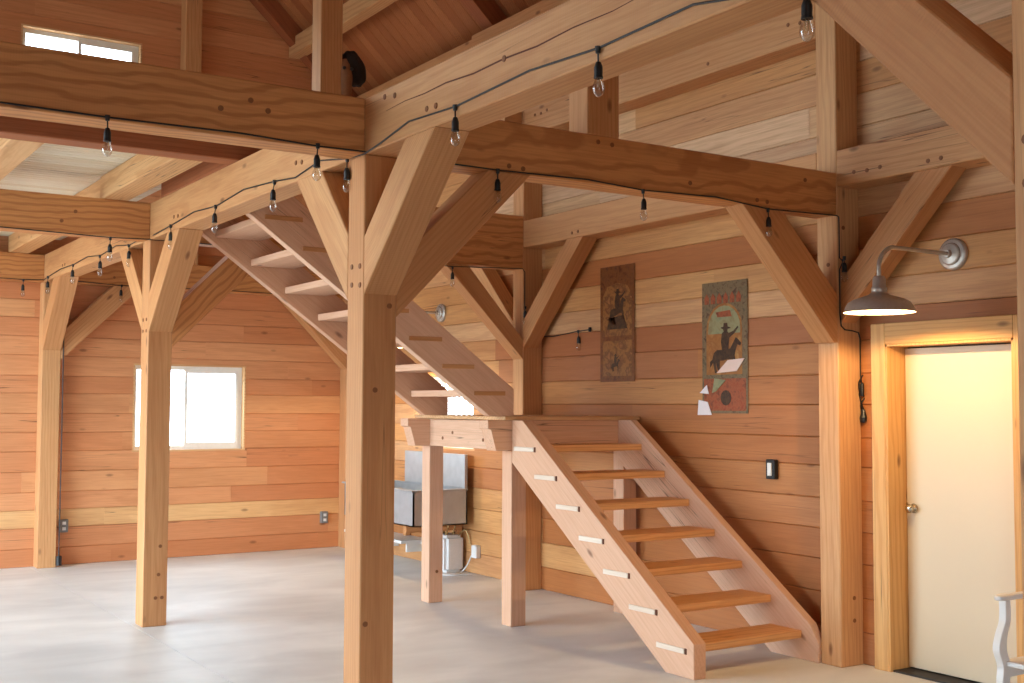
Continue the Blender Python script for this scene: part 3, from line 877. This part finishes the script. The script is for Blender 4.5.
# ------------------------------------------------------------------ barn lamps
def barn_lamp(x, y, z, label):
    root = empty('barn_lamp', (XW, y, z + .39), label, 'wall lamp', 'gooseneck barn lamps on the right wall')
    bm = BM()
    lathe(bm, (XW, y, z + .398), [(.001, -.075), (.022, -.075), (.026, -.058), (.062, -.05), (.070, -.044), (.072, -.032), (.090, -.028), (.100, -.020), (.102, .0)], 32, 'x')
    obj('wall_plate_disc', bm, M_galv, root)
    path = [(XW - .04, y, z + .398), (XW - .2, y, z + .398), (x + .18, y, z + .398), (x + .10, y, z + .393), (x + .045, y, z + .36), (x + .012, y, z + .32), (x, y, z + .27), (x, y, z + .19)]
    bm = tube(BM(), smooth_path(path, 5), .0135, 12); obj('arm', bm, M_galv, root, smooth=True)
    bm = BM()
    lathe(bm, (x, y, z), [(.001, .215), (.030, .215), (.038, .20), (.040, .150), (.046, .145), (.046, .125), (.044, .12), (.050, .112), (.060, .105), (.072, .100)], 32)
    obj('socket_cap', bm, M_galv, root, smooth=True)
    bm = BM()
    lathe(bm, (x, y, z), [(.055, .103), (.10, .090), (.150, .074), (.182, .055), (.198, .030), (.208, .0), (.211, -.004)], 48)
    sh = obj('shade', bm, M_galv, root, smooth=True)
    bm = BM()
    lathe(bm, (x, y, z), [(.001, .096), (.055, .097), (.10, .084), (.148, .069), (.179, .051), (.194, .028), (.205, .0), (.211, -.004)], 48)
    obj('shade_lining', bm, M_shadein, sh, smooth=True)
    bm = BM()
    lathe(bm, (x, y, z), [(.001, .096), (.012, .095), (.014, .088), (.02, .084), (.022, .078), (.018, .072), (.001, .07)], 16)
    obj('bulb', bm, M_bulb_on, root, smooth=True)
    l = bpy.data.lights.new('lamp_light', 'POINT'); l.energy = LAMP_W; l.color = (1, .68, .34); l.shadow_soft_size = .02
    lo = bpy.data.objects.new('lamp_light', l); place(lo, Matrix.Translation((x, y, z + .05)), root)
    lo['kind'] = 'light'
    return root


LAMP_W = 68
barn_lamp(5.71, 4.78, 2.302, 'galvanised gooseneck barn lamp beside the white door')
barn_lamp(5.71, 11.35, 2.345, 'galvanised gooseneck lamp above the sink, its round wall plate showing past the upper stair')

# ------------------------------------------------------------------ posters
def flat(parent, name, pts, d, mat, xface=XW):
    """thin coloured patch on the right wall: pts of (y, z), d = height above the wall face"""
    bm = prism(BM(), pts, 'y', xface - d - .0008, xface - d)
    return obj(name, bm, mat, parent, axis=(0, 1, 0))


def inkmat(name, cols, scale=18, rough=.25):
    m, nt, b = newmat(name)
    tc = nt.nodes.new('ShaderNodeTexCoord'); n = nt.nodes.new('ShaderNodeTexNoise')
    n.inputs['Scale'].default_value = scale; n.inputs['Detail'].default_value = 5; n.inputs['Distortion'].default_value = .6
    nt.links.new(tc.outputs['Object'], n.inputs['Vector'])
    r = nt.nodes.new('ShaderNodeValToRGB'); el = r.color_ramp.elements
    while len(el) < len(cols): el.new(.5)
    for i, (e, c) in enumerate(zip(el, cols)): e.position = .3 + .4 * i / (len(cols) - 1); e.color = c
    nt.links.new(n.outputs['Fac'], r.inputs[0]); nt.links.new(r.outputs[0], b.inputs['Base Color'])
    b.inputs['Roughness'].default_value = rough
    return m


M_p1 = inkmat('poster_brown', [srgb(92, 52, 34), srgb(128, 78, 44), srgb(100, 62, 44)])
M_p1b = inkmat('poster_ochre', [srgb(132, 88, 50), srgb(156, 108, 60), srgb(112, 72, 46), srgb(164, 112, 68)], 14)
M_p1d = inkmat('poster_dark', [srgb(50, 40, 36), srgb(86, 62, 44)], 30)
M_p2 = inkmat('poster_slate', [srgb(96, 84, 66), srgb(128, 108, 80), srgb(84, 62, 50)], 22)
M_p2g = inkmat('poster_green', [srgb(120, 124, 96), srgb(150, 146, 108), srgb(132, 112, 78)], 10)
M_p2r = inkmat('poster_red', [srgb(142, 62, 42), srgb(160, 88, 58), srgb(116, 62, 46)], 24)
M_p2o = inkmat('poster_tan', [srgb(170, 116, 64), srgb(150, 96, 54), srgb(184, 134, 80)], 12)
M_glare = plain('pale_glare', srgb(236, 226, 226), .25, var=.05)  # pale colours that stand in for reflected light on the poster
M_glare_pink = plain('pink_glare', srgb(238, 206, 190), .25, var=.05)


def rider(parent, cy, cz, s, mat, d, rear=0.):
    """horse and rider silhouette, facing toward -y in the picture plane; s = height"""
    H = [(-.42, .30), (-.36, .44), (-.26, .50), (-.12, .49), (.02, .46), (.16, .50), (.26, .62), (.34, .72), (.40, .68), (.50, .58), (.46, .53), (.38, .56), (.32, .46),
         (.28, .34), (.30, .22), (.26, .08), (.30, .0), (.22, .0), (.20, .10), (.19, .26), (.06, .27), (-.10, .25), (-.18, .26), (-.20, .12), (-.16, .0), (-.24, .0), (-.28, .12), (-.32, .26), (-.30, .06), (-.27, .0), (-.35, .0), (-.38, .12), (-.40, .24), (-.50, .12), (-.50, .26)]
    c, sn = math.cos(rear), math.sin(rear)
    P = [(cy - (h * c - (z - .3) * sn) * s, cz + (h * sn + (z - .3) * c + .3) * s) for h, z in H]
    flat(parent, 'horse', P, d, mat)
    Rr = [(-.10, .46), (-.13, .66), (-.10, .84), (-.05, .88), (-.07, .93), (-.13, .95), (-.13, .97), (-.06, .98), (-.05, 1.06), (.05, 1.06), (.06, .98), (.14, .96), (.14, .94), (.06, .93), (.05, .88), (.09, .84), (.22, .88), (.34, .98), (.36, .95), (.24, .82), (.11, .74), (.09, .60), (.08, .46)]
    P = [(cy - h * s * 1.1, cz + z * s) for h, z in Rr]
    flat(parent, 'rider', P, d + .0002, mat)


pr = empty('poster', (XW, 8.22, 1.94), 'narrow brown vintage poster with a small dark rider, left of the wider poster', 'poster')
y0, y1, za, zb = 7.985, 8.47, 1.945, 2.962
flat(pr, 'poster_sheet', [(y0, za), (y1, za), (y1, zb), (y0, zb)], .006, M_p1)
flat(pr, 'printed_panel', [(y0 + .04, za + .40), (y1 - .04, za + .40), (y1 - .04, zb - .26), (y1 - .10, zb - .18), (y1 - .24, zb - .15), (y0 + .10, zb - .18), (y0 + .04, zb - .26)], .0072, M_p1b)
flat(pr, 'lower_panel', [(y0 + .04, za + .05), (y1 - .04, za + .05), (y1 - .04, za + .36), (y0 + .04, za + .36)], .0072, M_p1b)
rider(pr, 8.22, 2.46, .28, M_p1d, .0085, .25)
flat(pr, 'printed_band', [(y0 + .10, za + .46), (y1 - .10, za + .46), (y1 - .13, za + .56), (y0 + .15, za + .58)], .0085, M_p1d)
rider(pr, 8.25, 2.04, .14, M_p1d, .0085, .1)
pr = empty('poster', (XW, 6.87, 1.68), 'wide vintage poster with an arch, red base and mounted rider, above the light switch', 'poster')
y0, y1, za, zb = 6.62, 7.13, 1.68, 2.708
flat(pr, 'poster_sheet', [(y0, za), (y1, za), (y1, zb), (y0, zb)], .006, M_p2)
flat(pr, 'red_base', [(y0 + .02, za + .02), (y1 - .02, za + .02), (y1 - .02, za + .27), (y0 + .02, za + .27)], .0072, M_p2r)
arch = [(y0 + .06, za + .30), (y1 - .05, za + .30), (y1 - .05, za + .66)] + [(6.877 + .20 * math.cos(a), za + .66 + .20 * math.sin(a)) for a in [math.pi * k / 10 for k in range(1, 10)]] + [(y0 + .06, za + .66)]
flat(pr, 'arch_panel', arch, .0072, M_p2o)
arch = [(y1 - .06, za + .60), (y1 - .06, za + .66)] + [(6.877 + .185 * math.cos(a), za + .66 + .185 * math.sin(a)) for a in [math.pi * (10 - k) / 10 for k in range(9, 0, -1)]] + [(y0 + .075, za + .66), (y0 + .075, za + .60)]
flat(pr, 'arch_sky', [(y1 - .07, za + .62)] + [(6.877 + .18 * math.cos(a), za + .66 + .18 * math.sin(a)) for a in [math.pi * k / 10 for k in range(0, 11)]] + [(y0 + .08, za + .62)], .008, M_p2g)
for k in range(6):
    c = y0 + .07 + k * .072
    flat(pr, 'red_patch', [(c, zb - .17), (c + .05, zb - .17), (c + .05, zb - .12), (c + .025, zb - .085), (c, zb - .12)], .0072, M_p2r)
flat(pr, 'red_banner', [(6.79, za + .75), (6.95, za + .75), (6.97, za + .79), (6.81, za + .80)], .009, M_p2r)
rider(pr, 6.86, 2.0, .36, M_p1d, .0095, .06)
flat(pr, 'round_emblem', [(6.86 + .06 * math.cos(a), 1.80 + .06 * math.sin(a)) for a in [2 * math.pi * k / 12 for k in range(12)]], .0085, M_p1d)


def glare(pts, label, mat, d=.013):  # glare on the poster's cover, put in as a flat pale piece
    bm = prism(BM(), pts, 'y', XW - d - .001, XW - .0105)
    tag(obj('glare_patch', bm, mat, axis=(0, 1, 0)), label, 'painted glare')


glare([(6.958, 1.994), (6.735, 2.005), (6.647, 2.102), (6.833, 2.092)], 'painted pinkish slanted scrap across the rider poster, largest one', M_glare_pink)
glare([(7.181, 1.664), (7.017, 1.666), (7.063, 1.768), (7.168, 1.784)], 'painted white scrap at the bottom left corner of the rider poster', M_glare)
glare([(7.156, 1.839), (7.051, 1.831), (7.074, 1.902)], 'small painted white triangular scrap at the left edge of the rider poster', M_glare)
glare([(7.012, 1.838), (6.97, 1.85), (6.857, 1.938), (6.985, 1.953)], 'thin painted scrap below the rider on the poster', M_p2g)

# switch and outlets
sw = empty('light_switch', (XW, 6.36, 1.27), 'black light switch box with white rocker on the right wall', 'switch')
bm = box(BM(), XW - .045, XW, 6.315, 6.405, 1.20, 1.345); obj('switch_box', bm, M_black, sw, bevel=.006)
bm = box(BM(), XW - .055, XW - .044, 6.34, 6.38, 1.225, 1.32); obj('rocker', bm, M_white, sw, bevel=.003)
for (x, z, lab) in ((6.0, .37, 'grey outlet box low on the far wall near the corner'), (2.965, .42, 'grey outlet box low on the far wall beside the far left post')):
    ou = empty('outlet', (x, YF, z), lab, 'outlet')
    bm = box(BM(), x - .045, x + .045, YF - .05, YF, z - .07, z + .07); obj('outlet_box', bm, M_grey, ou, bevel=.006)
    bm = BM()
    for dz in (-.03, .03): box(bm, x - .018, x + .018, YF - .056, YF - .049, z + dz - .016, z + dz + .016)
    obj('receptacle', bm, M_plastic, ou)
ou = empty('outlet', (XW, 10.62, .22), 'white outlet box on the right wall beside the small heater', 'outlet')
bm = box(BM(), XW - .06, XW, 10.50, 10.60, .17, .30); obj('outlet_box', bm, M_plastic, ou, bevel=.008)

# ------------------------------------------------------------------ sink and heater
sk = empty('utility_sink', (6.0, 11.3, .5), 'grey metal trough sink with high splashback under the small window', 'sink')
bm = BM()
sy0, sy1, sx0, sx1, sz0, sz1 = 10.63, 12.25, 5.70, 6.33, .51, .86
box(bm, sx0, sx1, sy0, sy1, sz0, sz0 + .012)
box(bm, sx0, sx0 + .015, sy0, sy1, sz0, sz1); box(bm, sx1 - .015, sx1, sy0, sy1, sz0, sz1)
box(bm, sx0, sx1, sy0, sy0 + .015, sz0, sz1); box(bm, sx0, sx1, sy1 - .015, sy1, sz0, sz1)
obj('basin', bm, M_zinc, sk, axis=(0, 1, 0))
bm = BM()
box(bm, sx0 - .03, sx0 + .02, sy0 - .02, sy1 + .02, sz1, sz1 + .018); box(bm, sx1 - .02, sx1, sy0 - .02, sy1 + .02, sz1, sz1 + .018)
box(bm, sx0 + .02, sx1 - .02, sy0 - .02, sy0 + .03, sz1, sz1 + .018); box(bm, sx0 + .02, sx1 - .02, sy1 - .03, sy1 + .02, sz1, sz1 + .018)
obj('rim', bm, M_zinc, sk, axis=(0, 1, 0), bevel=.004)
bm = box(BM(), 6.30, 6.34, 10.64, 11.96, .878, 1.225); obj('splashback', bm, M_zinc, sk, axis=(0, 1, 0), bevel=.004)
bm = BM(); tube(bm, smooth_path([(6.30, 11.22, 1.11), (6.24, 11.22, 1.12), (6.17, 11.22, 1.10), (6.14, 11.22, 1.04)], 5), .011, 8); cyl(bm, (6.30, 11.16, 1.12), (6.27, 11.16, 1.12), .016, .016, 10); cyl(bm, (6.30, 11.28, 1.12), (6.27, 11.28, 1.12), .016, .016, 10)
obj('faucet', bm, M_iron, sk)
bm = BM()
for yy in (10.85, 12.0):
    box(bm, 5.74, 6.40, yy, yy + .06, .43, .508); box(bm, 6.34, 6.40, yy, yy + .06, .25, .43)
obj('wood_bracket', bm, M_fir, sk)
wh = empty('water_heater', (6.26, 10.94, 0), 'small white rounded box heater on the floor under the sink', 'water heater')
bm = box(BM(), 6.165, 6.395, 10.78, 11.09, 0.0, .385)
bmesh.ops.bevel(bm, geom=list(bm.edges), offset=.035, segments=3, affect='EDGES')
obj('body', bm, M_plastic, wh, smooth=False)
bm = BM()
for i in range(9): box(bm, 6.20, 6.36, 10.776, 10.782, .07 + i * .031, .088 + i * .031)
obj('ribbed_panel', bm, M_plastic, wh)
bm = BM()
for (yy, xx) in ((10.86, 6.22), (10.86, 6.30), (11.0, 6.26)):
    tube(bm, smooth_path([(xx, yy, .38), (xx, yy, .43), (xx + .01, yy - .02, .47), (xx + .0, yy, .507)], 4), .011, 8)
    cyl(bm, (xx, yy, .385), (xx, yy, .41), .018, .018, 8)
tube(bm, smooth_path([(6.34, 10.82, .38), (6.37, 10.74, .44), (6.39, 10.70, .38), (6.40, 10.68, .30)], 5), .008, 8)
obj('brass_fittings', bm, M_brass, wh, smooth=True)
bm = tube(BM(), smooth_path([(6.38, 10.62, .19), (6.36, 10.68, .08), (6.33, 10.74, .012), (6.2, 10.66, .008), (6.05, 10.72, .008), (5.98, 10.85, .008), (6.10, 10.62, .008), (6.25, 10.58, .008), (6.36, 10.56, .008)], 6), .007, 6)
tag(obj('power_cord', bm, M_plastic, smooth=True), 'white cord lying on the floor in front of the small heater', 'cord')
bm = box(BM(), 6.05, 6.41, 11.55, 13.0, .235, .265); box(bm, 6.36, 6.41, 11.55, 13.0, .2, .235)
for yy in (11.7, 12.3, 12.9): box(bm, 6.20, 6.41, yy, yy + .03, .12, .235)
tag(obj('low_shelf', bm, M_wpaint, axis=(0, 1, 0)), 'low white shelf board along the wall beneath the sink', 'shelf')

# ------------------------------------------------------------------ white bench at the lower right
bn = empty('bench', (6.05, 3.6, 0), 'white painted wooden armchair bench before the door, only its curved arm in view', 'bench')


def bench_side(yc):
    bm = BM()
    path = smooth_path([(5.84, yc, .0), (5.825, yc, .12), (5.80, yc, .24), (5.812, yc, .33), (5.775, yc, .42), (5.79, yc, .50), (5.825, yc, .58), (5.825, yc, .685)], 5)
    prof = [.022, .026, .032, .036, .034, .028, .024, .022]
    rad = [prof[min(7, int(i / 5))] + (prof[min(7, int(i / 5) + 1)] - prof[min(7, int(i / 5))]) * ((i % 5) / 5) for i in range(len(path))]
    # square-section sawn leg
    rings = []
    for p_, r_ in zip(path, rad):
        rings.append([bm.verts.new(p_ + Vector((a * r_, b_ * .022, 0))) for a, b_ in ((-1, -1), (1, -1), (1, 1), (-1, 1))])
    for a, b_ in zip(rings, rings[1:]):
        for k in range(4): bm.faces.new((a[k], a[(k + 1) % 4], b_[(k + 1) % 4], b_[k]))
    bm.faces.new(rings[0]); bm.faces.new(rings[-1])
    obj('leg', bm, M_wpaint, bn, axis=(0, 0, 1), bevel=.003)
    pts = [(5.755, -.012), (5.77, -.026), (5.82, -.034), (6.0, -.026), (6.28, -.024), (6.28, .024), (6.0, .026), (5.82, .034), (5.77, .026), (5.755, .012)]
    bm = prism(BM(), [(x, yc + y_) for x, y_ in pts], 'z', .686, .712); obj('armrest', bm, M_wpaint, bn, bevel=.006)


bench_side(4.05); bench_side(3.05)
for yc in (4.05, 3.05):
    bm = box(BM(), 6.26, 6.30, yc - .02, yc + .02, 0, .95); obj('leg', bm, M_wpaint, bn, axis=(0, 0, 1), bevel=.004)
    bm = box(BM(), 5.83, 6.27, yc - .015, yc + .015, .27, .33); obj('side_rail', bm, M_wpaint, bn, bevel=.004)
bm = box(BM(), 5.80, 6.28, 3.03, 4.07, .333, .36); obj('seat', bm, M_wpaint, bn, axis=(0, 1, 0), bevel=.006)
bm = BM()
box(bm, 6.265, 6.295, 3.03, 4.07, .87, .95)
for k in range(9): box(bm, 6.27, 6.29, 3.10 + k * .105, 3.13 + k * .105, .36, .87)
obj('backrest', bm, M_wpaint, bn, axis=(0, 1, 0))

# ------------------------------------------------------------------ dark ornament up on the beam
orn = empty('ornament', (4.40, 9.44, 4.35), 'dark furry animal-like ornament beside the bright-edged upper post', 'ornament')
bm = BM()
bmesh.ops.create_icosphere(bm, subdivisions=4, radius=1)
for v in bm.verts:
    p = v.co.copy()
    v.co = Vector((p.x * .135, p.y * .11, p.z * .15 - .05 * max(0, p.x) * 1)) * (1 + .06 * math.sin(9 * p.x + 5 * p.z) * math.cos(7 * p.y))
bmesh.ops.translate(bm, vec=(4.43, 9.48, 4.70), verts=list(bm.verts))
obj('furry_body', bm, M_fur, orn, smooth=True)
bm = BM()
lathe(bm, (4.345, 9.43, 4.3), [(.001, -.02), (.05, -.02), (.055, .1), (.06, .22), (.065, .32), (.055, .40), (.03, .45), (.001, .46)], 20)
obj('face', bm, M_tan, orn, smooth=True)
bm = BM()
for dx in (-.035, .035):
    bmesh.ops.create_uvsphere(bm, u_segments=10, v_segments=8, radius=.016, matrix=Matrix.Translation((4.345 + dx, 9.372, 4.66)))
obj('eyes', bm, M_iron, orn, smooth=True)
bm = box(BM(), 4.22, 4.62, Y2 + .01, Y2 + .16, 4.10, 4.278)
tag(obj('bracket_block', bm, M_fir, axis=(1, 0, 0), bevel=.004), 'short timber block carrying the dark ornament beside the upper post', 'block')

# ------------------------------------------------------------------ light
W = bpy.data.worlds.new('sky'); SC.world = W; W.use_nodes = True
nt = W.node_tree
for n in list(nt.nodes): nt.nodes.remove(n)
out = nt.nodes.new('ShaderNodeOutputWorld'); bg = nt.nodes.new('ShaderNodeBackground')
# bright overcast sky over darker ground
tcw = nt.nodes.new('ShaderNodeTexCoord'); spw = nt.nodes.new('ShaderNodeSeparateXYZ'); rw = nt.nodes.new('ShaderNodeValToRGB')
mrw = nt.nodes.new('ShaderNodeMapRange'); mrw.inputs[1].default_value = -1; mrw.inputs[2].default_value = 1
nt.links.new(tcw.outputs['Generated'], spw.inputs[0]); nt.links.new(spw.outputs[2], mrw.inputs[0]); nt.links.new(mrw.outputs[0], rw.inputs[0])
rw.color_ramp.elements[0].position = .47; rw.color_ramp.elements[0].color = (.26, .30, .30, 1)
rw.color_ramp.elements[1].position = .51; rw.color_ramp.elements[1].color = (.70, .87, 1.0, 1)
nt.links.new(rw.outputs[0], bg.inputs[0])
bg.inputs[1].default_value = 14.6
nt.links.new(bg.outputs[0], out.inputs[0])


def portal(loc, rot, sx, sy):
    l = bpy.data.lights.new('portal', 'AREA'); l.shape = 'RECTANGLE'; l.size = sx; l.size_y = sy
    l.cycles.is_portal = True
    o = bpy.data.objects.new('sky_portal', l)
    M = Matrix.Translation(loc) @ Matrix.Rotation(rot[2], 4, 'Z') @ Matrix.Rotation(rot[0], 4, 'X')
    place(o, M)


# area light points along local -Z
def portal_dir(loc, d, up, sx, sy):
    l = bpy.data.lights.new('portal', 'AREA'); l.shape = 'RECTANGLE'; l.size = sx; l.size_y = sy
    l.cycles.is_portal = True
    z = -Vector(d).normalized(); yv = Vector(up); x = yv.cross(z)
    M = Matrix((x, yv, z)).transposed().to_4x4(); M.translation = Vector(loc)
    o = bpy.data.objects.new('sky_portal', l); place(o, M)


portal_dir((XL - .15, 9.75, 2.55), (1, 0, 0), (0, 0, 1), 6.9, 5.1)
portal_dir((-.65, -4.25, 1.25), (0, 1, 0), (0, 0, 1), 3.1, 2.5)
portal_dir((4.34, YF + .16, 1.69), (0, -1, 0), (0, 0, 1), 1.275, .955)
portal_dir((XW + .16, 11.31, 1.665), (-1, 0, 0), (0, 0, 1), 1.3, .77)
portal_dir((3.05, YF + .16, 5.5), (0, -1, 0), (0, 0, 1), 1.26, .61)

# ------------------------------------------------------------------ camera
cam = bpy.data.cameras.new('camera')
cam.sensor_fit = 'HORIZONTAL'; cam.sensor_width = 36.0
cam.lens = 1190.94 / 1024 * 36.0
cam.clip_start = .05; cam.clip_end = 200
co = bpy.data.objects.new('camera', cam)
pi_, ya, ro = R(3.0971), R(32.8796), R(.2461)
fw = Vector((math.sin(ya) * math.cos(pi_), math.cos(ya) * math.cos(pi_), math.sin(pi_)))
r_ = Vector((math.cos(ya), -math.sin(ya), 0)); up = r_.cross(fw)
r2 = r_ * math.cos(ro) + up * math.sin(ro); u2 = -r_ * math.sin(ro) + up * math.cos(ro)
M = Matrix((r2, u2, -fw)).transposed().to_4x4(); M.translation = Vector((0, 0, 1.73))
place(co, M)
SC.camera = co

SC.view_settings.view_transform = 'Standard'
SC.view_settings.look = 'None'
SC.view_settings.gamma = 1
SC.view_settings.exposure = 0.0
SC.view_settings.use_curve_mapping = False
SC.cycles.use_denoising = True
SC.cycles.max_bounces = 10
SC.cycles.diffuse_bounces = 4
SC.cycles.glossy_bounces = 4
SC.cycles.transparent_max_bounces = 16
SC.cycles.sample_clamp_indirect = 8
